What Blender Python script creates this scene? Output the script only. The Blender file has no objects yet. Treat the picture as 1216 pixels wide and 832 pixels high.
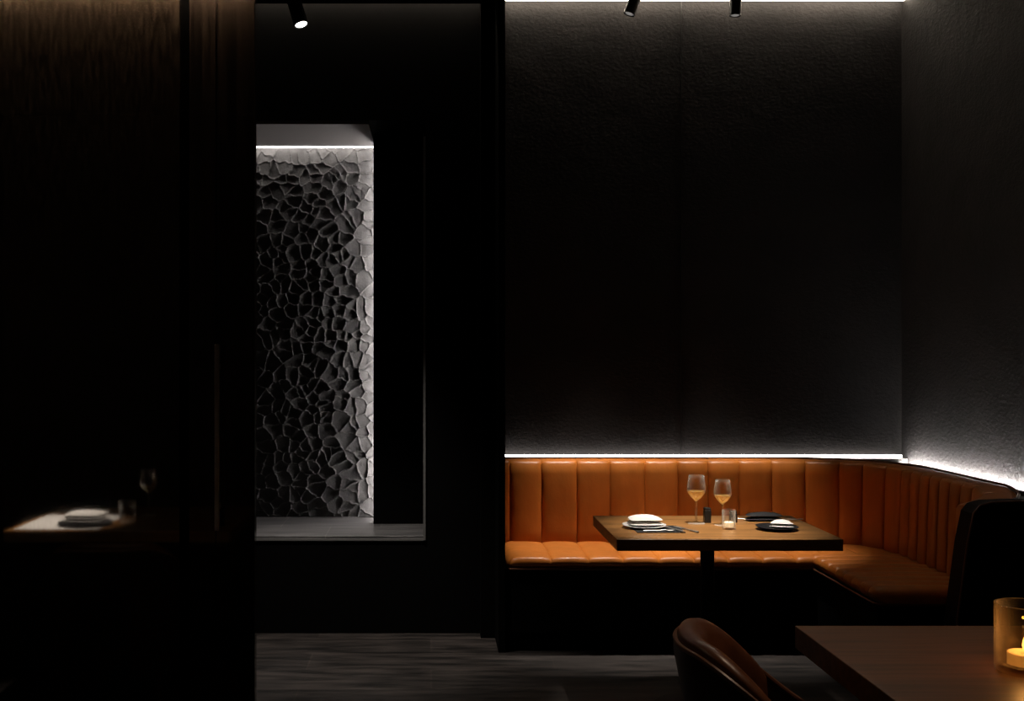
import bpy, bmesh, math, random
import numpy as np
from mathutils import Vector, Matrix
from math import sin, cos, pi, radians
random.seed(7)
C = bpy.context.scene.collection
SC = bpy.context.scene
# ------------------------------------------------------------------ camera, world, exposure
cam_d = bpy.data.cameras.new('camera'); cam = bpy.data.objects.new('camera', cam_d); C.objects.link(cam)
cam.location = (0, 0, 1.45); cam.rotation_euler = (pi/2, 0, 0)
cam_d.sensor_width = 36; cam_d.lens = 1300/1216*36
cam_d.shift_x = (608-512)/1216; cam_d.shift_y = 5/1216
SC.camera = cam
w = bpy.data.worlds.new('world'); SC.world = w; w.use_nodes = True
w.node_tree.nodes['Background'].inputs[0].default_value = (0, 0, 0, 1)
w.node_tree.nodes['Background'].inputs[1].default_value = 0
vs = SC.view_settings
vs.view_transform = 'Standard'; vs.look = 'None'; vs.gamma = 1; vs.exposure = 0; vs.use_curve_mapping = False
# light levels
LED_CEIL, LED_BACK, LED_SIDE, LED_NICHE_TOP, LED_NICHE_SIDE = 32, 16, 330, 22, 50
LED_LEFT, LED_COVE, LED_CEIL_R = 30, 34, 30
SPOT_BOOTH, SPOT_FLOOR, SPOT_FRONT, SPOT_SIDE = 430, 225, 32, 800
SPOT_TABLE = 430

# ------------------------------------------------------------------ materials
def mat(name, col, rough=.5, metal=0., spec=.5, ior=None, bump=None, var=None, emit=None, coat=0, trans=0, grain=None):
    m = bpy.data.materials.new(name); m.use_nodes = True
    nt = m.node_tree; p = nt.nodes['Principled BSDF']
    p.inputs['Base Color'].default_value = (*col, 1); p.inputs['Roughness'].default_value = rough
    p.inputs['Metallic'].default_value = metal; p.inputs['Specular IOR Level'].default_value = spec
    p.inputs['Coat Weight'].default_value = coat; p.inputs['Transmission Weight'].default_value = trans
    if ior: p.inputs['IOR'].default_value = ior
    if emit:
        p.inputs['Emission Color'].default_value = (*emit[0], 1); p.inputs['Emission Strength'].default_value = emit[1]
    tc = nt.nodes.new('ShaderNodeTexCoord')
    def noise(scale, detail, stretch=(1, 1, 1)):
        mp = nt.nodes.new('ShaderNodeMapping'); mp.inputs['Scale'].default_value = stretch
        nt.links.new(tc.outputs['Object'], mp.inputs[0])
        n = nt.nodes.new('ShaderNodeTexNoise'); n.inputs['Scale'].default_value = scale; n.inputs['Detail'].default_value = detail
        nt.links.new(mp.outputs[0], n.inputs['Vector']); return n
    if var:      # (scale, stretch, colour2)
        n = noise(var[0], 6, var[1]); r = nt.nodes.new('ShaderNodeValToRGB')
        r.color_ramp.elements[0].position = .35; r.color_ramp.elements[1].position = .68
        r.color_ramp.elements[0].color = (*col, 1); r.color_ramp.elements[1].color = (*var[2], 1)
        nt.links.new(n.outputs['Fac'], r.inputs[0]); nt.links.new(r.outputs[0], p.inputs['Base Color'])
    if bump:     # list of (scale, stretch, strength, distance)
        prev = None
        for (s, st, k, d) in bump:
            n = noise(s, 5, st); b = nt.nodes.new('ShaderNodeBump')
            b.inputs['Strength'].default_value = k; b.inputs['Distance'].default_value = d
            nt.links.new(n.outputs['Fac'], b.inputs['Height'])
            if prev: nt.links.new(prev.outputs[0], b.inputs['Normal'])
            prev = b
        nt.links.new(prev.outputs[0], p.inputs['Normal'])
    return m

def emis(name, col, k):
    m = bpy.data.materials.new(name); m.use_nodes = True; nt = m.node_tree
    nt.nodes.remove(nt.nodes['Principled BSDF']); e = nt.nodes.new('ShaderNodeEmission')
    e.inputs[0].default_value = (*col, 1); e.inputs[1].default_value = k
    nt.links.new(e.outputs[0], nt.nodes['Material Output'].inputs[0]); return m

def thin_glass(name, tint=(.97, .97, .97), refl=1.0, blend=.2):
    m = bpy.data.materials.new(name); m.use_nodes = True; nt = m.node_tree
    nt.nodes.remove(nt.nodes['Principled BSDF'])
    t = nt.nodes.new('ShaderNodeBsdfTransparent'); t.inputs[0].default_value = (*tint, 1)
    g = nt.nodes.new('ShaderNodeBsdfGlossy'); g.inputs['Roughness'].default_value = .03
    g.inputs[0].default_value = (refl, refl, refl, 1)
    lw = nt.nodes.new('ShaderNodeLayerWeight'); lw.inputs[0].default_value = blend
    mx = nt.nodes.new('ShaderNodeMixShader')
    nt.links.new(lw.outputs['Facing'], mx.inputs[0]); nt.links.new(t.outputs[0], mx.inputs[1]); nt.links.new(g.outputs[0], mx.inputs[2])
    nt.links.new(mx.outputs[0], nt.nodes['Material Output'].inputs[0]); return m

M = {}
M['plaster'] = mat('plaster', (.017, .0155, .0155), .8, spec=.15, bump=[(5, (1, 1, 1), .5, .02), (45, (1, 1, 1.6), .5, .007), (170, (1, 1, 1), .5, .003)], var=(3, (1, 1, 1), (.011, .0105, .0105)))
M['black_wall'] = mat('black_wall', (.0022, .0020, .0020), .7, spec=.05)
M['dark_wall'] = mat('dark_wall', (.02, .018, .016), .8, spec=.15, bump=[(40, (1, 1, 1), .3, .003)])
M['ceiling'] = mat('ceiling_black', (.008, .008, .008), .9, spec=.05)
M['lacquer'] = mat('lacquer', (.020, .014, .010), .035, spec=.5, ior=2.35, bump=[(40, (1.2, 1, .25), .06, .0004)], var=(55, (1.6, 1, .35), (.085, .058, .040)))
M['lacquer_door'] = mat('lacquer_door', (.018, .013, .010), .05, spec=.5, ior=2.2, bump=[(120, (1, 1, .02), .05, .0004)], var=(60, (1, 1, .02), (.075, .050, .036)))
M['relief'] = mat('relief_stone', (.085, .082, .080), .75, spec=.3, bump=[(90, (1, 1, 1), .5, .003), (300, (1, 1, 1), .4, .001)], var=(14, (1, 1, 1), (.05, .048, .047)))
M['soffit'] = mat('soffit_grey', (.16, .15, .145), .7, spec=.2)
M['ledge'] = mat('ledge_grey', (.10, .095, .09), .6)
M['metal_trim'] = mat('metal_trim', (.16, .155, .15), .6, .3)
M['black_metal'] = mat('black_metal', (.012, .012, .012), .5, .3)
M['steel'] = mat('brushed_steel', (.62, .58, .53), .38, 1.0)
M['leather'] = mat('leather', (.47, .143, .022), .40, spec=.35, bump=[(7, (1, 1, .6), .35, .02), (160, (1, 1, 1), .16, .0015)], var=(5, (2.2, 2.2, .25), (.38, .114, .017)))
M['leather_seat'] = M['leather']
M['piping'] = mat('leather_piping', (.10, .030, .010), .5)
M['leather_shaded'] = mat('leather_shaded', (.006, .0025, .002), .7, spec=.12, bump=[(140, (1, 1, 1), .15, .0015)])  # the same tan leather with its shade put into the colour
M['base_black'] = mat('base_black', (.002, .0018, .0018), .8, spec=.05)
M['chair_leather'] = mat('chair_leather', (.20, .075, .035), .33, spec=.6, bump=[(12, (1, 1, 1), .2, .01), (170, (1, 1, 1), .15, .0015)], var=(7, (1, 1, 1), (.13, .045, .02)))
M['chair_shell'] = mat('chair_shell', (.035, .016, .012), .35, spec=.6)
M['chair_rim'] = mat('chair_rim', (.22, .10, .06), .35, spec=.6)
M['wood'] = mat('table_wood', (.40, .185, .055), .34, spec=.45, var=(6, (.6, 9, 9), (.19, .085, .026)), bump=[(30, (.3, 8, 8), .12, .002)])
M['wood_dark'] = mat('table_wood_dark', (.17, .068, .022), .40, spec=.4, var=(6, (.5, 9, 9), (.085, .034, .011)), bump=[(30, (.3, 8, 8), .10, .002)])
M['napkin'] = mat('napkin_linen', (.80, .77, .72), .85, spec=.2, bump=[(350, (1, 1, 1), .25, .0008), (25, (1, 1, 1), .3, .006)])
M['napkin_black'] = mat('napkin_black', (.012, .011, .012), .75, spec=.4, bump=[(350, (1, 1, 1), .25, .0008)])
M['china'] = mat('white_china', (.72, .70, .66), .18, spec=.5)
M['stoneware'] = mat('black_stoneware', (.015, .014, .015), .3, spec=.5)
M['shaker'] = mat('shaker_black', (.012, .013, .015), .3, spec=.5)
M['wax'] = mat('candle_wax', (.85, .65, .38), .5, emit=((1.0, .50, .13), .22))  # emission imitates flame light glowing through the wax
M['wax_glowing'] = mat('candle_wax_white', (.85, .76, .60), .5, emit=((1.0, .7, .35), .5))  # emission makes this flameless candle glow by itself
M['flame'] = emis('flame', (1.0, .52, .14), 7)
M['lens'] = emis('lamp_lens', (1, .95, .9), 12)
M['glass'] = thin_glass('clear_glass')
M['glass_stem'] = thin_glass('stem_glass', (.97, .95, .92), 1.0, .2)
M['smoke'] = thin_glass('smoky_glass', (.84, .72, .52), 1.0, .3)
def edge_glow(m, k, col=(1, .95, .85, 1)):  # diffuse colour mixed into the edges stands in for refracted highlights
    nt = m.node_tree; mx = nt.nodes['Mix Shader']; g = nt.nodes['Glossy BSDF']
    d = nt.nodes.new('ShaderNodeBsdfTranslucent'); d.inputs[0].default_value = col
    e = nt.nodes.new('ShaderNodeBsdfDiffuse'); e.inputs[0].default_value = col
    a = nt.nodes.new('ShaderNodeMixShader'); nt.links.new(d.outputs[0], a.inputs[1]); nt.links.new(e.outputs[0], a.inputs[2])
    b = nt.nodes.new('ShaderNodeMixShader'); b.inputs[0].default_value = k
    nt.links.new(g.outputs[0], b.inputs[1]); nt.links.new(a.outputs[0], b.inputs[2]); nt.links.new(b.outputs[0], mx.inputs[2])
edge_glow(M['smoke'], .15, (1, .75, .45, 1)); edge_glow(M['glass'], .5); edge_glow(M['glass_stem'], .75)
M['glass_stem'].node_tree.nodes['Layer Weight'].inputs[0].default_value = .5
M['thick_glass'] = mat('thick_glass', (.9, .85, .75), .02, trans=1.0, ior=1.45)
M['wine'] = thin_glass('white_wine', (1.0, .80, .42), 1.0, .25)
_nt = M['wine'].node_tree; _mx = _nt.nodes['Mix Shader']; _df = _nt.nodes.new('ShaderNodeBsdfTranslucent'); _df.inputs[0].default_value = (1.0, .66, .20, 1)  # gold scatter mixed into the wine imitates bright refracted light
_d2 = _nt.nodes.new('ShaderNodeBsdfDiffuse'); _d2.inputs[0].default_value = (1.0, .66, .20, 1)
_ad = _nt.nodes.new('ShaderNodeMixShader'); _ad.inputs[0].default_value = .5; _nt.links.new(_df.outputs[0], _ad.inputs[1]); _nt.links.new(_d2.outputs[0], _ad.inputs[2])
_m2 = _nt.nodes.new('ShaderNodeMixShader'); _m2.inputs[0].default_value = .30; _nt.links.new(_mx.outputs[0], _m2.inputs[1]); _nt.links.new(_ad.outputs[0], _m2.inputs[2])
_nt.links.new(_m2.outputs[0], _nt.nodes['Material Output'].inputs[0])

# floor: dark slate planks
def floor_mat(name, col, col2, rough, brick=(1.15, .28)):
    m = mat(name, col, rough, spec=.5, bump=None); nt = m.node_tree; p = nt.nodes['Principled BSDF']
    tc = nt.nodes['Texture Coordinate']
    mp = nt.nodes.new('ShaderNodeMapping'); mp.inputs['Scale'].default_value = (.9, 6, 1); nt.links.new(tc.outputs['Object'], mp.inputs[0])
    n = nt.nodes.new('ShaderNodeTexNoise'); n.inputs['Scale'].default_value = 3.2; n.inputs['Detail'].default_value = 9; n.inputs['Roughness'].default_value = .62
    nt.links.new(mp.outputs[0], n.inputs['Vector'])
    r = nt.nodes.new('ShaderNodeValToRGB'); r.color_ramp.elements[0].position = .38; r.color_ramp.elements[1].position = .66
    r.color_ramp.elements[0].color = (*col, 1); r.color_ramp.elements[1].color = (*col2, 1)
    nt.links.new(n.outputs['Fac'], r.inputs[0])
    b = nt.nodes.new('ShaderNodeTexBrick'); b.inputs['Scale'].default_value = 1; b.inputs['Brick Width'].default_value = brick[0]; b.inputs['Row Height'].default_value = brick[1]
    b.inputs['Mortar Size'].default_value = .0035; b.inputs['Mortar Smooth'].default_value = .2
    b.inputs['Color1'].default_value = (1, 1, 1, 1); b.inputs['Color2'].default_value = (.62, .62, .62, 1); b.inputs['Mortar'].default_value = (1.5, 1.45, 1.4, 1)
    nt.links.new(tc.outputs['Object'], b.inputs['Vector'])
    mx = nt.nodes.new('ShaderNodeMix'); mx.data_type = 'RGBA'; mx.blend_type = 'MULTIPLY'; mx.inputs['Factor'].default_value = 1
    nt.links.new(r.outputs[0], mx.inputs['A']); nt.links.new(b.outputs['Color'], mx.inputs['B']); nt.links.new(mx.outputs['Result'], p.inputs['Base Color'])
    bp = nt.nodes.new('ShaderNodeBump'); bp.inputs['Strength'].default_value = .35; bp.inputs['Distance'].default_value = .004
    nt.links.new(n.outputs['Fac'], bp.inputs['Height']); nt.links.new(bp.outputs[0], p.inputs['Normal'])
    return m
M['floor'] = floor_mat('floor_slate', (.008, .0065, .006), (.062, .050, .045), .42)
M['slate_sill'] = floor_mat('sill_slate', (.07, .068, .07), (.19, .18, .18), .38, (.55, .5))

# ------------------------------------------------------------------ mesh helpers
def obj(name, bm, m, parent=None, smooth=False, loc=None, bev=0, sub=0, edges=30):
    me = bpy.data.meshes.new(name)
    bmesh.ops.recalc_face_normals(bm, faces=bm.faces); bm.to_mesh(me); bm.free()
    me.materials.append(M[m] if isinstance(m, str) else m)
    o = bpy.data.objects.new(name, me); C.objects.link(o)
    if smooth:
        for p in me.polygons: p.use_smooth = True
        if edges: me.set_sharp_from_angle(angle=radians(edges))
    if parent: o.parent = parent
    if loc: o.location = loc
    if bev:
        b = o.modifiers.new('bevel', 'BEVEL'); b.width = bev; b.segments = 3; b.limit_method = 'ANGLE'
    if sub:
        s = o.modifiers.new('subsurf', 'SUBSURF'); s.levels = s.render_levels = sub
    return o
def box(bm, x0, x1, y0, y1, z0, z1):
    v = [bm.verts.new(p) for p in ((x0,y0,z0),(x1,y0,z0),(x1,y1,z0),(x0,y1,z0),(x0,y0,z1),(x1,y0,z1),(x1,y1,z1),(x0,y1,z1))]
    for f in ((0,3,2,1),(4,5,6,7),(0,1,5,4),(1,2,6,5),(2,3,7,6),(3,0,4,7)): bm.faces.new([v[i] for i in f])
    return bm
def boxes(*bs):
    bm = bmesh.new()
    for b in bs: box(bm, *b)
    return bm
def lathe(bm, prof, cx=0, cy=0, n=40):
    rings = []
    for r, z in prof:
        if r < 1e-6: rings.append([bm.verts.new((cx, cy, z))])
        else: rings.append([bm.verts.new((cx+r*cos(2*pi*i/n), cy+r*sin(2*pi*i/n), z)) for i in range(n)])
    for a, b in zip(rings, rings[1:]):
        for i in range(n):
            j = (i+1) % n
            q = ([a[0]] if len(a) == 1 else [a[i], a[j]]) + ([b[0]] if len(b) == 1 else [b[j], b[i]])
            if len(q) >= 3: bm.faces.new(q)
    return bm
def tube(bm, pts, rad, n=10, cap=True):
    pts = [Vector(p) for p in pts]; rings = []
    up = Vector((0, 0, 1))
    for i, p in enumerate(pts):
        t = (pts[min(i+1, len(pts)-1)] - pts[max(i-1, 0)]).normalized()
        a = t.cross(up)
        if a.length < 1e-3: a = t.cross(Vector((1, 0, 0)))
        a.normalize(); b = t.cross(a)
        r = rad[i] if isinstance(rad, (list, tuple)) else rad
        rx, rz = r if isinstance(r, tuple) else (r, r)
        rings.append([bm.verts.new(p + a*rx*cos(2*pi*k/n) + b*rz*sin(2*pi*k/n)) for k in range(n)])
    for A, B in zip(rings, rings[1:]):
        for k in range(n): bm.faces.new((A[k], A[(k+1) % n], B[(k+1) % n], B[k]))
    if cap: bm.faces.new(rings[0]); bm.faces.new(rings[-1])
    return bm
def sweep(bm, rows, cap=True, close=True):
    V = [[bm.verts.new(p) for p in r] for r in rows]
    n = len(V[0])
    for A, B in zip(V, V[1:]):
        for k in range(n if close else n-1): bm.faces.new((A[k], A[(k+1) % n], B[(k+1) % n], B[k]))
    if cap: bm.faces.new(V[0]); bm.faces.new(V[-1])
    return bm
def tag(o, label, cat, group=None):
    o['label'] = label; o['category'] = cat
    if group: o['group'] = group
    return o
def thing(name, label, cat, loc=(0, 0, 0), group=None, rz=0):
    o = bpy.data.objects.new(name, None); C.objects.link(o); o.location = loc; o.rotation_euler = (0, 0, rz)
    o.empty_display_size = .1
    return tag(o, label, cat, group)
def struct(name, bm, m, parent=None, **k):
    o = obj(name, bm, m, parent, **k)
    if not parent: o['kind'] = 'structure'
    return o
def spot(name, loc, target, power, size, blend, col=(1, .93, .84), parent=None, r=.02):
    L = bpy.data.lights.new(name, 'SPOT'); L.energy = power; L.spot_size = radians(size); L.spot_blend = blend
    L.color = col; L.shadow_soft_size = r
    o = bpy.data.objects.new(name, L); C.objects.link(o); o.location = loc
    o.rotation_euler = (Vector(target)-Vector(loc)).to_track_quat('-Z', 'Y').to_euler()
    if parent: o.parent = parent
    return o
def dup(root):
    def cp(o, par):
        c = o.copy(); C.objects.link(c)
        if par: c.parent = par
        for ch in list(o.children): cp(ch, c)
        return c
    return cp(root, None)

# ------------------------------------------------------------------ the room
PX = 3.0                      # distance of the polished panels
struct('floor', boxes((-3.2, 2.75, -2.2, 6.3, -.05, 0)), 'floor')
CZ, CL = 3.415, 3.245
ceil = struct('ceiling', boxes((.345, 2.75, 1.2, 5.985, CZ, CZ+.1), (.345, 2.75, 5.985, 6.15, CZ+.03, CZ+.1), (-3.2, .345, -2.2, 5.60, CL, CL+.27), (-3.2, .345, 5.6, 6.15, 3.42, 3.515),
       (.345, 2.75, -2.2, 1.2, CL, CL+.27)), 'ceiling')
struct('wall_back', boxes((.33, 2.75, 6.05, 6.2, 0, CZ+.02)), 'plaster')
struct('wall_right', boxes((2.60, 2.75, -2.2, 6.05, 0, CZ)), 'plaster')
struct('wall_rear', boxes((-3.2, 2.75, -2.35, -2.2, 0, 3.515)), 'dark_wall')
# niche wall
NX0, NX1, NZ0, NZ1, NY0, NY1 = -1.30, -.031, .507, 2.67, 5.70, 6.37
struct('wall_niche', boxes((-3.2, NX0, NY0, 6.5, 0, 3.42), (NX1, .254, NY0, 6.5, 0, 3.42), (NX0, NX1, NY0, 6.5, 0, NZ0-.02), (NX0, NX1, NY0, 6.5, NZ1, 3.42),
       (NX0, NX1, 6.43, 6.5, NZ0-.02, NZ1)), 'black_wall')
struct('wall_pier', boxes((.254, .345, 5.60, 6.2, 0, CL)), 'black_wall')
struct('wall_alcove', boxes((.3275, .3605, 5.33, 5.60, 0, CL)), 'black_wall')
struct('wall_side', boxes((-3.35, -3.2, -2.35, 6.5, 0, 3.515)), 'dark_wall')
struct('trim_1', boxes((NX1-.010, NX1+.002, NY0-.012, NY0+.01, NZ0-.02, 2.585)), 'metal_trim')
struct('trim_2', boxes((NX0, NX1-.010, NY0-.008, NY0+.005, NZ0-.024, NZ0-.014)), 'metal_trim')
struct('trim_3', boxes((.805*1.0+.575, .805+.578, 6.044, 6.051, .9, CZ)), 'black_metal')
sill = tag(obj('niche_sill', boxes((NX0, NX1, NY0, 6.43, NZ0-.02, NZ0)), 'slate_sill', bev=.002), 'dark slate slab forming the bottom of the tall wall niche', 'sill')
struct('trim_6', boxes((NX0, -.325, NY0+.002, 6.312, NZ1-.02, NZ1-.001)), 'soffit')
tag(obj('niche_partition', boxes((-.322, NX1, 6.10, 6.22, NZ0+.001, NZ1-.001)), 'black_wall', bev=.001), 'matt black upright panel closing the right side of the niche', 'panel')

# relief panel
def relief():
    X0, X1, Z0, Z1, st = -1.29, -.10, NZ0+.002, NZ1-.002, .0037
    nx, nz = int((X1-X0)/st), int((Z1-Z0)/st)
    xs = np.linspace(X0, X1, nx+1); zs = np.linspace(Z0, Z1, nz+1)
    GX, GZ = np.meshgrid(xs, zs)
    rng = np.random.default_rng(5)
    def wob(a, b, seed, f):
        r = np.random.default_rng(seed); o = 0
        for k in range(6):
            u, v, ph = r.normal(0, f, 2).tolist() + [r.uniform(0, 6.28)]
            o = o + np.sin(a*u + b*v + ph)/2.5
        return o
    WX = GX + .007*wob(GX, GZ, 1, 45) + .002*wob(GX, GZ, 3, 160); WZ = GZ + .007*wob(GX, GZ, 2, 45) + .002*wob(GX, GZ, 4, 160)
    s = .070; pts = []
    for i in range(-2, int((X1-X0)/s)+3):
        for j in range(-2, int((Z1-Z0)/s)+3):
            if rng.random() < .12: continue
            pts.append((X0+(i+.5*(j % 2)+rng.uniform(-.42, .42))*s, Z0+(j+rng.uniform(-.42, .42))*s))
            if rng.random() < .13: pts.append((X0+(i+rng.uniform(-.5, .5))*s, Z0+(j+rng.uniform(-.5, .5))*s))
    P = np.array(pts); F = WX.ravel(); G = WZ.ravel()
    vis = rng.uniform(.55, 1.15, len(P)); H = np.zeros(F.size); tilt = rng.normal(0, .045, (len(P), 2)); off = rng.uniform(-.0016, .0016, len(P))
    for a in range(0, F.size, 20000):
        f, g = F[a:a+20000, None], G[a:a+20000, None]
        d = np.hypot(f-P[None, :, 0], (g-P[None, :, 1])*1.1)
        idx = np.argpartition(d, 1, axis=1)[:, :2]
        dd = np.take_along_axis(d, idx, 1); o = np.argsort(dd, 1); idx = np.take_along_axis(idx, o, 1); dd = np.take_along_axis(dd, o, 1)
        e = dd[:, 1]-dd[:, 0]; i0 = idx[:, 0]
        h = off[i0] + tilt[i0, 0]*(F[a:a+20000]-P[i0, 0]) + tilt[i0, 1]*(G[a:a+20000]-P[i0, 1])
        h += .0070*vis[i0]*np.exp(-(e/.0062)**2) + .12*np.clip(dd[:, 0], 0, .06)
        H[a:a+20000] = h
    me = bpy.data.meshes.new('relief_panel')
    co = np.stack([GX.ravel(), NY1-H, GZ.ravel()], 1)
    idx = np.arange((nx+1)*(nz+1)).reshape(nz+1, nx+1)
    q = np.stack([idx[:-1, :-1], idx[:-1, 1:], idx[1:, 1:], idx[1:, :-1]], -1).reshape(-1, 4)
    # side skirt and back so that the slab is solid
    n0 = len(co); rim = list(idx[0, :]) + list(idx[1:, -1]) + list(idx[-1, -2::-1]) + list(idx[-2:0:-1, 0])
    back = co[rim].copy(); back[:, 1] = 6.42; co = np.vstack([co, back]); m = len(rim)
    side = [(rim[k], n0+k, n0+(k+1) % m, rim[(k+1) % m]) for k in range(m)]
    me.from_pydata(co.tolist(), [], q.tolist() + side + [tuple(range(n0, n0+m))])
    me.materials.append(M['relief'])
    for p in me.polygons: p.use_smooth = True
    me.set_sharp_from_angle(angle=radians(60))
    o = bpy.data.objects.new('relief_panel', me); C.objects.link(o)
    return tag(o, 'grey stone panel with cracked honeycomb relief at the back of the niche', 'wall panel')
relief()

def led(name, bs, k, col, label, body=None):
    o = obj(name, boxes(*bs), emis(name+'_light', col, k))
    return tag(o, label, 'light strip')
WARM, NEUT = (1, .86, .68), (1, .93, .87)
led('light_strip', [(NX0+.01, -.33, 6.316, 6.332, NZ1-.024, NZ1-.006)], LED_NICHE_TOP, (1, .93, .88), 'glowing light strip along the top of the relief panel in the niche')
led('light_strip', [(-.306, -.290, 6.310, 6.325, NZ0+.01, NZ1-.03)], LED_NICHE_SIDE, (1, .94, .92), 'upright light strip hidden behind the black panel of the niche')
led('light_strip', [(.365, 2.595, 5.985, 6.010, CZ-.022, CZ+.003)], LED_CEIL, WARM, 'warm light strip along the ceiling above the back wall')
lr = led('light_strip', [(2.430, 2.448, 2.0, 5.0, CZ-.034, CZ-.002)], 0, WARM, 'light strip along the ceiling above the right wall')
lr.data.materials[0] = M['black_metal']
obj('diffuser', boxes((2.4482, 2.450, 2.0, 5.0, CZ-.032, CZ-.004)), emis('ceiling_side_light', (1, .76, .5), LED_CEIL_R), lr)
led('light_strip', [(-1.8, .30, 5.640, 5.652, 3.300, 3.310)], LED_LEFT, WARM, 'dim light strip in the ceiling gap above the niche wall')

# polished panel wall and door at the left, nearest the camera
def pxx(x, d): return (x-512)/1300*d
xa, xb, xc = pxx(213, PX), pxx(225, PX), pxx(302.5, PX)
struct('wall_left', boxes((-3.2, xa, PX, PX+.06, 0, 2.62)), 'lacquer')
struct('trim_4', boxes((xa, xb, PX+.02, PX+.06, 0, 2.62)), 'base_black')
d1 = struct('door_1', boxes((xb, pxx(256, PX), PX, PX+.03, .003, 2.60), (pxx(258.2, PX), xc, PX, PX+.03, .003, 2.60), (pxx(256, PX), pxx(258.2, PX), PX+.006, PX+.03, .003, 2.60)), 'lacquer_door')
bm = bmesh.new(); hx = pxx(261, PX)
box(bm, hx-.006, hx+.006, PX-.045, PX-.033, .975, 1.478); box(bm, hx-.004, hx+.004, PX-.034, PX, 1.03, 1.045); box(bm, hx-.004, hx+.004, PX-.034, PX, 1.41, 1.425)
obj('door_handle', bm, 'steel', d1, bev=.0015)
struct('trim_5', boxes((pxx(258.4, PX), pxx(260.2, PX), PX-.004, PX, 1.48, 2.05)), 'black_metal')
struct('ceiling_bulkhead', boxes((-3.2, xc, PX-.75, PX-.09, 2.458, CL), (-3.2, xc, PX-.09, PX, 2.50, CL), (-3.2, xc, PX, PX+.06, 2.622, CL)), 'ceiling')
led('light_strip', [(-2.2, xc-.01, PX-.033, PX-.027, 2.447, 2.453)], LED_COVE, (1, .80, .58), 'warm light strip in the ceiling cove above the polished left panels')

# ------------------------------------------------------------------ banquette
banq = thing('banquette', 'tan leather corner banquette with channel-tufted back, built along two walls', 'banquette', (0, 0, 0))
def arc(cx, cy, r, a0, a1, n): return [(cx+r*cos(a0+(a1-a0)*i/n), cy+r*sin(a0+(a1-a0)*i/n)) for i in range(n+1)]
RX, BY = 2.315, 5.80
poly = [(.366, BY)] + arc(RX-.40, BY-.40, .40, pi/2, 0, 24) + arc(RX-.13, 4.66, .13, 0, -pi/2*.92, 10) + [(RX-.15, 4.529)]
P = [Vector((*p, 0)) for p in poly]
cum = [0]
for a, b in zip(P, P[1:]): cum.append(cum[-1]+(b-a).length)
TOT = cum[-1]
def at(s):
    s = max(0, min(TOT, s))
    for i in range(len(P)-1):
        if s <= cum[i+1] or i == len(P)-2:
            t = (s-cum[i])/max(1e-9, cum[i+1]-cum[i]); p = P[i].lerp(P[i+1], t); d = (P[i+1]-P[i]).normalized(); break
    return p, d
def nrm(s):
    a, _ = at(s-.02); b, _ = at(s+.02); d = (b-a).normalized(); return Vector((-d.y, d.x, 0))    # points away from the seat
sb = (RX-.40)-.366; sc = sb+.40*pi/2; sr = sc+(BY-.40-4.66)
px_seams = [605.5, 643, 685, 724.5, 766, 805, 841, 878, 917, 956, 993, 1020]
seams = [0]+[(p-512)/224-.366 for p in px_seams if (p-512)/224-.366 < TOT]
s = seams[-1]
while s < sr - .05: s += (.135 if s < sc-.1 else .100); seams.append(s)
seams += [s+.10]
seams = [q for q in seams if q < TOT-.03] + [TOT]
samples = []
for a, b in zip(seams, seams[1:]):
    m = 14
    for k in range(m):
        u = k/m; u = .5-.5*cos(pi*u) if True else u
        samples.append((a+(b-a)*u, (1-abs(2*u-1)**3.2)**.6, b-a))
samples.append((TOT, 0, .1))
rows = []
for s, bul, wd in samples:
    p, _ = at(s); n = nrm(s)
    drop = .055*max(0, min(1, (s-sr+.02)/.25))
    B = .020*bul*min(1, wd/.12)
    zt = .890-drop
    prof = [(0.02, .36, .2), (0, .43, 1), (.003, .52, 1), (.007, .64, 1), (.010, .75, 1), (.012, .82, .9), (.015, zt-.022, .8), (.026, zt-.006, .5), (.060, zt, .3), (.105, zt, .2), (.140, zt-.006, .1), (.158, zt-.03, 0), (.165, zt-.08, 0), (.165, .10, 0), (.10, .10, 0)]
    rows.append([(p.x+n.x*(o-B*k), p.y+n.y*(o-B*k), z+(.006*bul*k if z > .86-drop else 0)) for o, z, k in prof])
bk = obj('backrest', sweep(bmesh.new(), rows), 'leather', banq, smooth=True, edges=50)
# piping along the top back edge
obj('piping', tube(bmesh.new(), [tuple((at(s)[0]+nrm(s)*.150)[:2])+(.890-.055*max(0, min(1, (s-sr+.02)/.25)),) for s in np.linspace(0, TOT, 120)], .006, 8), 'piping', bk, smooth=True)

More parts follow.
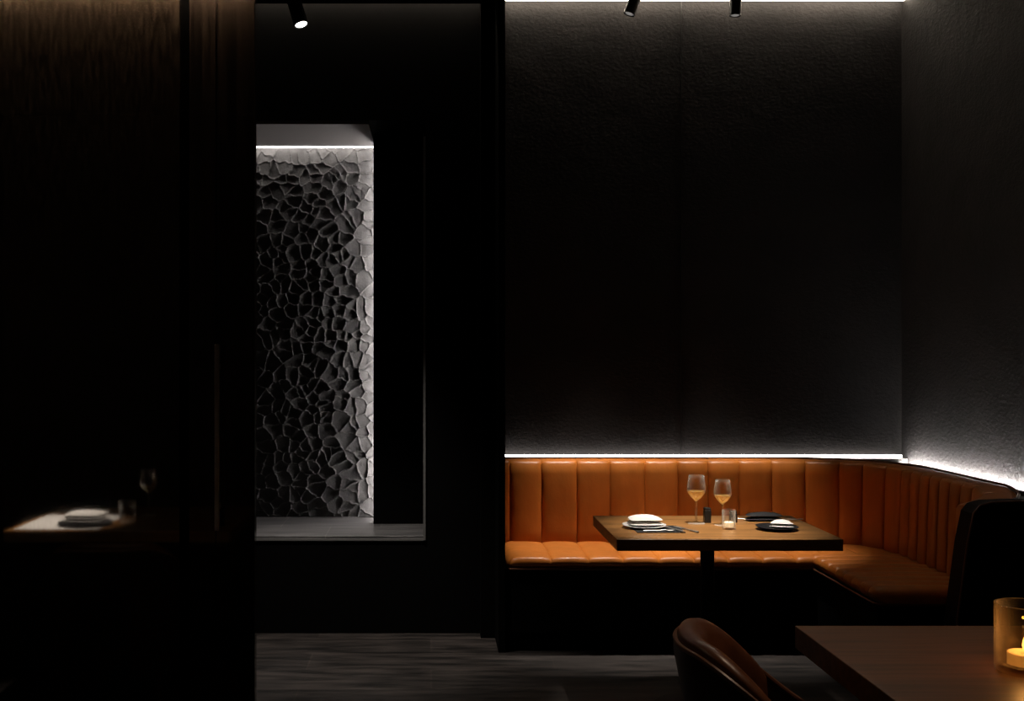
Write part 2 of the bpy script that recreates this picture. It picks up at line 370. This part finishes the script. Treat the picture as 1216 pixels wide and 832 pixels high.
def cushion(name, seamlist, front, back, axis, z1=.452, h=.046, bulge=.012, roll=.022, ends=(0, 0)):
    """axis 'x': seams are x positions, cushion runs front..back in y. axis 'y': seams are y positions, front..back in x"""
    rows = []
    first, last = seamlist[0], seamlist[-1]
    for a, b in zip(seamlist, seamlist[1:]):
        m = 12
        for k in range(m+1):
            if k == m and b != last: continue
            u = k/m; u = .5-.5*cos(pi*u); q = a+(b-a)*u; bl = (1-abs(2*u-1)**3)**.6
            e = 1.0
            for end, w_ in ((first, ends[0]), (last, ends[1])):
                if w_:
                    t = min(1, abs(q-end)/w_); e = min(e, math.sqrt(max(0, 1-(1-t)**2)))
            sg = 1 if back > front else -1
            r = []
            prof = [(.012, z1-h)] + [(roll*(1-cos(t)), z1-roll+roll*sin(t)) for t in np.linspace(0, pi/2, 8)] + [(roll+(abs(back-front)-roll)*v, z1+.004*sin(pi*v)) for v in (.15, .35, .6, .85, 1)] + [(abs(back-front), z1-h)]
            for i, (o, z) in enumerate(prof):
                lift = bulge*bl*(1 if 1 <= i < len(prof)-1 else 0)
                fwd = -.006*bl*(1 if 1 <= i < 7 else 0)
                zz = (z1-h) + (z+lift*(.3+.7*min(1, max(0, (z-(z1-roll))/roll)))-(z1-h))*(.35+.65*e if i not in (0, len(prof)-1) else 1)
                f = front+sg*(o+fwd+(1-e)*.03)
                r.append((q, f, zz) if axis == 'x' else (f, q, zz))
            rows.append(r)
    return obj(name, sweep(bmesh.new(), rows), 'leather_seat', banq, smooth=True, edges=60)
xs = [.370]+[(p-512)/233 for p in (648.5, 691, 730.5, 771, 811, 850, 889, 927, 965)]
xs = [x for x in xs if x < 1.87]+[1.90, 2.08, RX+.03]
cushion('seat_cushion', [x for x in xs[:-3]]+[1.945, 2.13, RX+.03], 5.335, BY+.01, 'x', ends=(.05, 0))
ys = [4.575+.095*i for i in range(10)]
c2 = cushion('seat_cushion', ys, 1.865, RX+.02, 'y', z1=.454, bulge=.017, ends=(.05, .05))
def rod(name, pts, r, m, par): return obj(name, tube(bmesh.new(), pts, r, 8), m, par, smooth=True)
rod('seat_piping', [(.372, 5.36, .405), (.385, 5.337, .405), (1.86, 5.337, .405), (1.863, 5.30, .405), (1.863, 4.60, .405), (1.89, 4.575, .405), (RX, 4.573, .405)], .005, 'piping', banq)
bm = boxes((.366, RX+.16, 5.345, 5.96, .09, .403), (1.872, RX+.12, 4.585, 5.40, .09, .403), (.366, RX+.16, 5.37, 5.96, 0, .09), (1.90, RX+.12, 4.61, 5.40, 0, .09))
obj('base', bm, 'base_black', banq, bev=.008)
# end panel of the banquette, seen from behind
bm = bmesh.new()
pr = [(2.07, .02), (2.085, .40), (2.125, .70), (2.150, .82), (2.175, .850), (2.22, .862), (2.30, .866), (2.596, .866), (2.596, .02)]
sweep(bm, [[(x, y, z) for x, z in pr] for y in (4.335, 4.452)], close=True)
ep = obj('end_panel', bm, 'leather_shaded', banq, bev=.010)
obj('piping', tube(bmesh.new(), [(x, 4.338, z+.002) for x, z in pr[:-1]], .004, 8), 'chair_rim', ep, smooth=True)  # brighter piping colour imitates strip light catching the top edge
led('light_strip', [(.366, 2.585, 6.012, 6.026, .884, .900)], LED_BACK, (1, .93, .86), 'white light strip behind the banquette along the back wall')
ls = led('light_strip', [(2.548, 2.560, 4.475, 5.960, .841, .862)], 0, (1, .95, .90), 'bright white light strip behind the banquette along the right wall')
ls.data.materials[0] = M['black_metal']
obj('diffuser', boxes((2.5602, 2.5622, 4.475, 5.960, .842, .861)), emis('side_light', (1, .95, .90), LED_SIDE), ls)
obj('ledge', boxes((.366, 2.597, 5.968, 6.048, .80, .883), (2.484, 2.597, 4.47, 5.968, .78, .840), (2.48, 2.597, 4.456, 4.470, .78, .840)), 'ledge', banq)

# ------------------------------------------------------------------ tables
def table(name, x0, x1, y0, y1, label, wood, px, py, th=.045, group=None):
    cx, cy = (x0+x1)/2, (y0+y1)/2
    t = thing(name, label, 'table', (cx, cy, 0), group)
    obj('tabletop', boxes((x0-cx, x1-cx, y0-cy, y1-cy, .75-th, .75)), wood, t, bev=.0025)
    obj('post', lathe(bmesh.new(), [(0, .012), (.028, .012), (.028, .75-th-.004), (0, .75-th-.004)], px-cx, py-cy, 24), 'black_metal', t, smooth=True)
    obj('mounting_plate', boxes((px-cx-.12, px-cx+.12, py-cy-.12, py-cy+.12, .75-th-.006, .75-th)), 'black_metal', t)
    obj('base', lathe(bmesh.new(), [(0, 0), (.23, 0), (.23, .008), (.21, .016), (.03, .022), (0, .022)], px-cx, py-cy, 40), 'black_metal', t, smooth=True)
    return t
table('dining_table', .705, 1.565, 4.155, 4.765, 'rectangular wooden table set with two wine glasses before the leather banquette', 'wood', 1.125, 4.46)
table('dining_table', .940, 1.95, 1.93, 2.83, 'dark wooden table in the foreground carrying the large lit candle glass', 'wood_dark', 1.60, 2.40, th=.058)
table('dining_table', -1.70, -.80, .97, 1.65, 'wooden table with white napkin mirrored in the polished left panel', 'wood', -1.25, 1.31)

# wine glasses
def wine_glass(x, y, z, s, label, fill):
    t = thing('wine_glass', label, 'wine glass', (x, y, z), 'wine glasses on the banquette table')
    st = [(0, .0), (.034, .0), (.035, .0015), (.030, .003), (.012, .006), (.005, .012), (.0035, .03), (.0032, .085), (.0045, .092), (0.0, .096)]
    obj('stem', lathe(bmesh.new(), [(r*s, h*s) for r, h in st], n=32), 'glass_stem', t, smooth=True)
    bowl = [(.004, .092), (.010, .098), (.024, .112), (.036, .128), (.0385, .138), (.0375, .155), (.034, .178), (.0305, .200)]
    bm = bmesh.new(); lathe(bm, [(r*s, h*s) for r, h in bowl] + [((r-.0009)*s, h*s+.0002) for r, h in bowl[::-1]] , n=40)
    obj('bowl', bm, 'glass', t, smooth=True, edges=80)
    wl = [(.0, .0985), (.008, .0995), (.0225, .113), (.0343, .1285), (.0355, fill)]
    w_ = obj('wine', lathe(bmesh.new(), [(r*s, h*s) for r, h in wl]+[(0, fill*s)], n=40), 'wine', t, smooth=True)
    w_['label'] = 'pale golden wine'
    return t
wine_glass(1.102, 4.55, .75, 1.0, 'left wine glass of white wine, standing nearer the white plate', .134)
wine_glass(1.198, 4.50, .75, .93, 'wine glass of white wine, right one, directly beside the small candle tumbler', .131)

# shakers
def shaker(x, y, label, h=.062, w=.028):
    t = thing('shaker', label, 'shaker', (x, y, .75), 'black shakers on the banquette table')
    obj('body', boxes((-w/2, w/2, -w/2, w/2, 0, h-.010)), 'shaker', t, bev=.002)
    obj('cap', boxes((-w/2+.001, w/2-.001, -w/2+.001, w/2-.001, h-.0095, h)), 'black_metal', t, bev=.002)
shaker(1.152, 4.57, 'black square shaker standing between the two wine glasses')
shaker(1.262, 4.575, 'black square shaker standing right of the small candle tumbler', .048)

# candle glasses
def candle_glass(name, x, y, z, R, H, th, m, wax, label, wr, wh, lit):
    t = thing(name, label, 'candle holder', (x, y, z))
    b = H*.10
    pr = [(0, 0), (R*.93, 0), (R*.99, .004), (R, .012), (R, H-.001), (R-th*.5, H), (R-th, H-.001), (R-th, b+.004), (R-th-.004, b), (0, b)]
    obj('glass', lathe(bmesh.new(), pr, n=48), m, t, smooth=True, edges=50)
    c = obj('candle', lathe(bmesh.new(), [(0, b+.0015), (wr, b+.0015), (wr, b+wh-.002), (wr-.003, b+wh), (wr-.006, b+wh-.003), (0, b+wh-.004)], n=32), wax, t, smooth=True)
    obj('wick', tube(bmesh.new(), [(0, 0, b+wh-.004), (.0005, 0, b+wh+.004), (.0015, 0, b+wh+.008)], .0009, 6), 'base_black', c)
    if lit:
        s = lit
        obj('flame', lathe(bmesh.new(), [(0, b+wh+.003), (.0035*s, b+wh+.006*s), (.0055*s, b+wh+.013*s), (.004*s, b+wh+.022*s), (.0015*s, b+wh+.030*s), (0, b+wh+.034*s)], n=16), 'flame', c, smooth=True)
        L = bpy.data.lights.new('candle_light', 'POINT'); L.energy = .35*lit; L.color = (1, .6, .28); L.shadow_soft_size = .006
        lo = bpy.data.objects.new('candle_light', L); C.objects.link(lo); lo.parent = t; lo.location = (0, 0, b+wh+.045*s)
    return t
candle_glass('candle_holder', 1.195, 4.395, .75, .027, .078, .002, 'glass', 'wax_glowing', 'small clear glass tumbler with pale candle beside the wine glasses', .020, .022, 0)
candle_glass('candle_holder', 1.313, 2.42, .75, .062, .150, .005, 'smoke', 'wax', 'large amber glass holding a burning candle on the foreground table', .036, .028, 1.15)

# crockery
def plate(name, x, y, z, r, m, label, rim=.008, group=None):
    pr = [(0, .0), (r*.58, 0), (r*.66, .002), (r*.97, rim), (r, rim+.0015), (r*.99, rim+.003), (r*.94, rim+.0025), (r*.64, .0055), (r*.55, .004), (0, .004)]
    return tag(obj(name, lathe(bmesh.new(), pr, n=56), m, smooth=True, loc=(x, y, z), edges=50), label, 'plate', group)
def cloth(name, x, y, z, w, d, h, rz, m, label, layers=3, taper=0, par=None):
    """a folded napkin: soft stacked layers, bowed on top"""
    bm = bmesh.new()
    lh = h/layers
    for l in range(layers):
        n = 14; sh = (layers-1-l)*.003
        top, bot = [], []
        for i in range(n+1):
            rt, rb = [], []
            for j in range(n+1):
                u, v = 2*i/n-1, 2*j/n-1
                e = (1-abs(u)**6)*(1-abs(v)**6)
                k = 1-taper*(v+1)/2
                X, Y = u*(w/2-(layers-1-l)*0+sh)*k, v*(d/2+sh)
                corner = 1-.06*(u*u*v*v)
                z0 = l*lh; crown = h*.24*(1-u*u)*(1-v*v)*l/max(1, layers-1)
                rt.append(bm.verts.new((X*corner, Y*corner, z0+crown+lh*(.5+.45*e))))
                rb.append(bm.verts.new((X*corner, Y*corner, z0+crown+lh*(.5-.45*e))) if 0 < i < n and 0 < j < n else rt[-1])
            top.append(rt); bot.append(rb)
        for i in range(n):
            for j in range(n):
                bm.faces.new((top[i][j], top[i+1][j], top[i+1][j+1], top[i][j+1]))
                q = [bot[i][j], bot[i][j+1], bot[i+1][j+1], bot[i+1][j]]
                try: bm.faces.new(q)
                except ValueError: pass
    o = obj(name, bm, m, par, smooth=True, edges=70, loc=(x, y, z)); o.rotation_euler = (0, 0, rz)
    return tag(o, label, 'napkin') if not par else o
def cutlery(kind, x, y, z, rz, label, L=.19, tip=0, group=None):
    bm = bmesh.new()
    hr = [(-L/2, (.004, .002)), (-L/2+.01, (.007, .003)), (-L*.15, (.0045, .0022)), (0, (.003, .002))]
    if kind == 'spoon':
        tube(bm, [(a, 0, .004) for a, _ in hr]+[(L*.2, 0, .006)], [b for _, b in hr]+[(.003, .002)], 8)
        tube(bm, [(L*.19, 0, .006), (L*.24, 0, .004), (L*.32, 0, .0032), (L*.42, 0, .0045), (L*.48, 0, .007)], [(.003, .002), (.012, .0022), (.018, .0022), (.015, .002), (.004, .0015)], 16)
    elif kind == 'knife':
        tube(bm, [(a, 0, .004) for a, _ in hr]+[(L*.05, 0, .004), (L*.12, 0, .004), (L*.4, 0, .004), (L*.5, 0, .003)], [b for _, b in hr]+[(.003, .002), (.009, .0012), (.009, .001), (.002, .0008)], 8)
    else:
        tube(bm, [(a, 0, .004) for a, _ in hr]+[(L*.2, 0, .006), (L*.25, 0, .005), (L*.3, 0, .005)], [b for _, b in hr]+[(.003, .002), (.010, .0018), (.011, .0018)], 8)
        for k in range(4): tube(bm, [(L*.30, -.009+.006*k, .005), (L*.4, -.009+.006*k, .004), (L*.5, -.009+.006*k, .008)], [.0016, .0014, .0008], 6)
    o = obj(kind, bm, 'steel', smooth=True, edges=50, loc=(x, y, z)); o.rotation_euler = (0, 0, rz)
    return tag(o, label, kind)
tag(obj('placemat', boxes((-.095, .095, -.085, .085, 0, .003)), 'napkin_black', bev=.001, loc=(.905, 4.385, .7502)), 'black cloth placemat under the plate at the left of the banquette table', 'placemat')
plate('plate', .862, 4.43, .7535, .088, 'china', 'white plate under the folded white napkin, left on the banquette table')
cloth('napkin', .866, 4.445, .7595, .138, .105, .034, .05, 'napkin', 'plump folded white napkin on the white plate of the banquette table', 2, taper=.12)
cutlery('fork', .962, 4.365, .7535, radians(112), 'steel fork on the black placemat right of the white plate', .15)
cutlery('knife', 1.018, 4.375, .7503, radians(112), 'steel knife on the wood right of the black placemat', .17)
cutlery('spoon', .900, 4.322, .7535, radians(8), 'steel spoon on the black placemat in front of the white plate', .13)
plate('plate', 1.385, 4.385, .7502, .083, 'stoneware', 'black plate at the right end of the banquette table', .012)
cloth('napkin', 1.408, 4.40, .758, .095, .070, .024, -.25, 'napkin', 'small folded white napkin lying on the black plate', 2, taper=.35)
cloth('napkin', 1.405, 4.62, .7502, .150, .060, .030, .0, 'napkin_black', 'black folded napkin behind the black plate with cutlery across it', 2)
cutlery('knife', 1.50, 4.60, .755, radians(184), 'steel knife handle lying beside the black folded napkin, right end', .13)
cutlery('spoon', 1.315, 4.645, .7503, radians(170), 'steel spoon lying left of the black folded napkin', .10)

# ------------------------------------------------------------------ tub chairs
def tub_chair(label, loc, rz):
    t = thing('tub_chair', label, 'chair', loc, None, rz)        # faces +x locally
    R = .226; A = radians(128)
    def rim(a): return .525+.240*cos(max(0, min(1, (abs(a)-.42)/1.83))*pi/2)**2
    rows, pad, edge = [], [], []
    N = 64
    for i in range(N+1):
        a = -A+2*A*i/N; ux, uy = -cos(a), sin(a); h = rim(a)
        k = R*(1.0+.06*abs(sin(a)))
        lean = .055*cos(a*.5)**2
        def pt(r, z): 
            q = r+lean*max(0, (z-.42)/.4); return (ux*q, uy*q, z)
        rows.append([pt(k-.006, .30), pt(k-.006, h-.03), pt(k-.004, h-.004), pt(k, h), pt(k+.006, h-.004), pt(k+.010, h-.03), pt(k-.01, .42), pt(k-.03, .30)])
        edge.append(pt(k+.001, h))
    obj('shell', sweep(bmesh.new(), rows), 'chair_shell', t, smooth=True, edges=40)
    obj('rim', tube(bmesh.new(), edge, .0065, 8), 'chair_rim', t, smooth=True)
    A2 = radians(84); NP = 48
    for i in range(NP+1):
        a = -A2+2*A2*i/NP; ux, uy = -cos(a), sin(a)
        f = math.sqrt(max(0, 1-(abs(a)/A2)**4)); h = rim(a)-.004+.028*f
        k = R*(1.0+.06*abs(sin(a)))-.007
        lean = .055*cos(a*.5)**2; th = .012+.046*f
        def pt(r, z):
            q = r+lean*max(0, (z-.42)/.4); return (ux*q, uy*q, z)
        rib = .004*abs(sin(a*7))
        pad.append([pt(k, .44), pt(k, h-.03), pt(k+.001, h-.012), pt(k-.006, h-.002), pt(k-th*.45, h+.002*f), pt(k-th*.85, h-.010), pt(k-th-rib, h-.035), pt(k-th-.006-rib, h-.10), pt(k-th*.9-rib, .56), pt(k-th*.7, .44)])
    obj('back_pad', sweep(bmesh.new(), pad), 'chair_leather', t, smooth=True, edges=50)
    seat = [(0, .40), (.20, .40), (.225, .415), (.228, .44), (.215, .462), (.18, .474), (0, .478)]
    obj('seat', lathe(bmesh.new(), seat, n=48), 'chair_leather', t, smooth=True)
    obj('seat_frame', lathe(bmesh.new(), [(0, .34), (.19, .34), (.22, .36), (.222, .399), (0, .399)], n=48), 'chair_shell', t, smooth=True)
    for sx in (-1, 1):
        for sy in (-1, 1):
            obj('leg', tube(bmesh.new(), [(sx*.15, sy*.15, .35), (sx*.18, sy*.18, .18), (sx*.205, sy*.205, .0)], [.018, .015, .010], 12), 'chair_shell', t, smooth=True)
    return t
ch = tub_chair('brown leather tub chair with curved back at the dark foreground table', (.862, 2.60, 0), radians(-8))
c2 = dup(ch); c2.location = (-1.16, 1.92, 0); c2.rotation_euler = (0, 0, radians(-95)); c2['label'] = 'brown leather tub chair mirrored dimly in the polished left panels'

# mirrored table setting (stands beside the camera)
tag(obj('placemat', boxes((-.17, .17, -.20, .20, 0, .003)), 'napkin', loc=(-1.50, 1.43, .7502)), 'white placemat mirrored in the polished left panel', 'placemat')
plate('plate', -1.42, 1.50, .7535, .11, 'stoneware', 'black plate mirrored in the polished left panel')
cloth('napkin', -1.44, 1.44, .760, .17, .13, .035, .1, 'napkin', 'folded white napkin mirrored in the polished left panel', 3, taper=.15)
t = thing('tumbler', 'drinking glass mirrored faintly in the polished left panel', 'glass', (-1.27, 1.42, .7502))
obj('glass', lathe(bmesh.new(), [(0, 0), (.034, 0), (.036, .09), (.0345, .09), (.0325, .008), (0, .008)], n=32), 'glass', t, smooth=True, edges=50)
g3 = wine_glass(-1.235, 1.22, .7502, 1.0, 'wine glass mirrored faintly in the polished left panel', .13); g3['group'] = 'glasses on the mirrored table'

# ------------------------------------------------------------------ track lamps
def track_lamp(x, y, z, tilt, label, power, target, size, blend, L=.20, ceil=CL, deep=.035, r=.027, col=(1, .93, .84)):
    t = thing('spotlight', label, 'ceiling spotlight', (x, y, z), 'black ceiling spotlights')
    d = Vector((sin(tilt[0]), sin(tilt[1]), 1)).normalized()          # from lens up the body
    rot = d.to_track_quat('Z', 'Y').to_matrix().to_4x4()
    def place(bm): bmesh.ops.transform(bm, matrix=rot, verts=bm.verts); return bm
    obj('housing', place(lathe(bmesh.new(), [(r*.80, .004), (r*.98, 0), (r, .002), (r, L), (r*.8, L+.004), (0, L+.004), (0, L-.004), (r*.78, L-.01), (r*.80, deep+.006)], n=32)), 'black_metal', t, smooth=True)
    obj('lens', place(lathe(bmesh.new(), [(0, deep), (r*.79, deep), (r*.79, deep+.004), (0, deep+.004)], n=32)), 'lens', t)
    top = d*L*.8
    obj('stem', tube(bmesh.new(), [top, (top.x, top.y, ceil-z-.012)], .006, 8), 'black_metal', t)
    obj('canopy', lathe(bmesh.new(), [(0, ceil-z-.014), (.038, ceil-z-.014), (.038, ceil-z-.001), (0, ceil-z-.001)], top.x, top.y, 24), 'black_metal', t, smooth=True)
    s = spot('spot_light', (x, y, z), target, power, size, blend, col); s.location = (-d.x*.004, -d.y*.004, -.004); s.parent = t
    return t
def pos(px, py, d): return ((px-512)/1300*d, d, 1.45+(421-py)/1300*d)
x, y, z = pos(358, 30, 4.9)
track_lamp(x, y, z, (-.32, .18), 'black ceiling spotlight with visible lit lens, above the slate floor at left', SPOT_FLOOR, (-.38, 5.46, 0), 45, .9, ceil=CL, deep=.004, r=.032)
x, y, z = pos(747, 17, 5.64)
track_lamp(x, y, z, (.38, 0), 'black ceiling spotlight tilted to the right, over the left half of the banquette', SPOT_BOOTH, (.84, 5.61, .45), 26.5, .85, ceil=CZ, r=.030, L=.22)
x, y, z = pos(873, 19, 5.64)
track_lamp(x, y, z, (.03, 0), 'black ceiling spotlight hanging upright, over the middle of the banquette', SPOT_BOOTH*.8, (1.56, 5.58, .45), 28.5, .85, ceil=CZ, r=.030, L=.22)
track_lamp(1.12, 4.2, 3.12, (.0, -.04), 'added unseen spotlight aimed at the set banquette table', SPOT_TABLE, (1.12, 4.42, .75), 25, 1, ceil=CZ)  # lamp added out of view to brighten the tabletop and napkin
track_lamp(1.45, 2.9, 3.0, (.0, 0), 'added unseen spotlight above the foreground table', SPOT_FRONT, (1.35, 2.45, .7), 50, .7, ceil=CZ, col=(1, .72, .48))  # dim lamp added out of view to light the front table and chair
track_lamp(-1.22, 1.32, 3.08, (.0, 0), 'added unseen spotlight above the mirrored table', SPOT_SIDE, (-1.56, 1.44, .75), 16, 1, ceil=CL, col=(1, .86, .74))  # lamp added out of view so the mirrored setting shows up lit
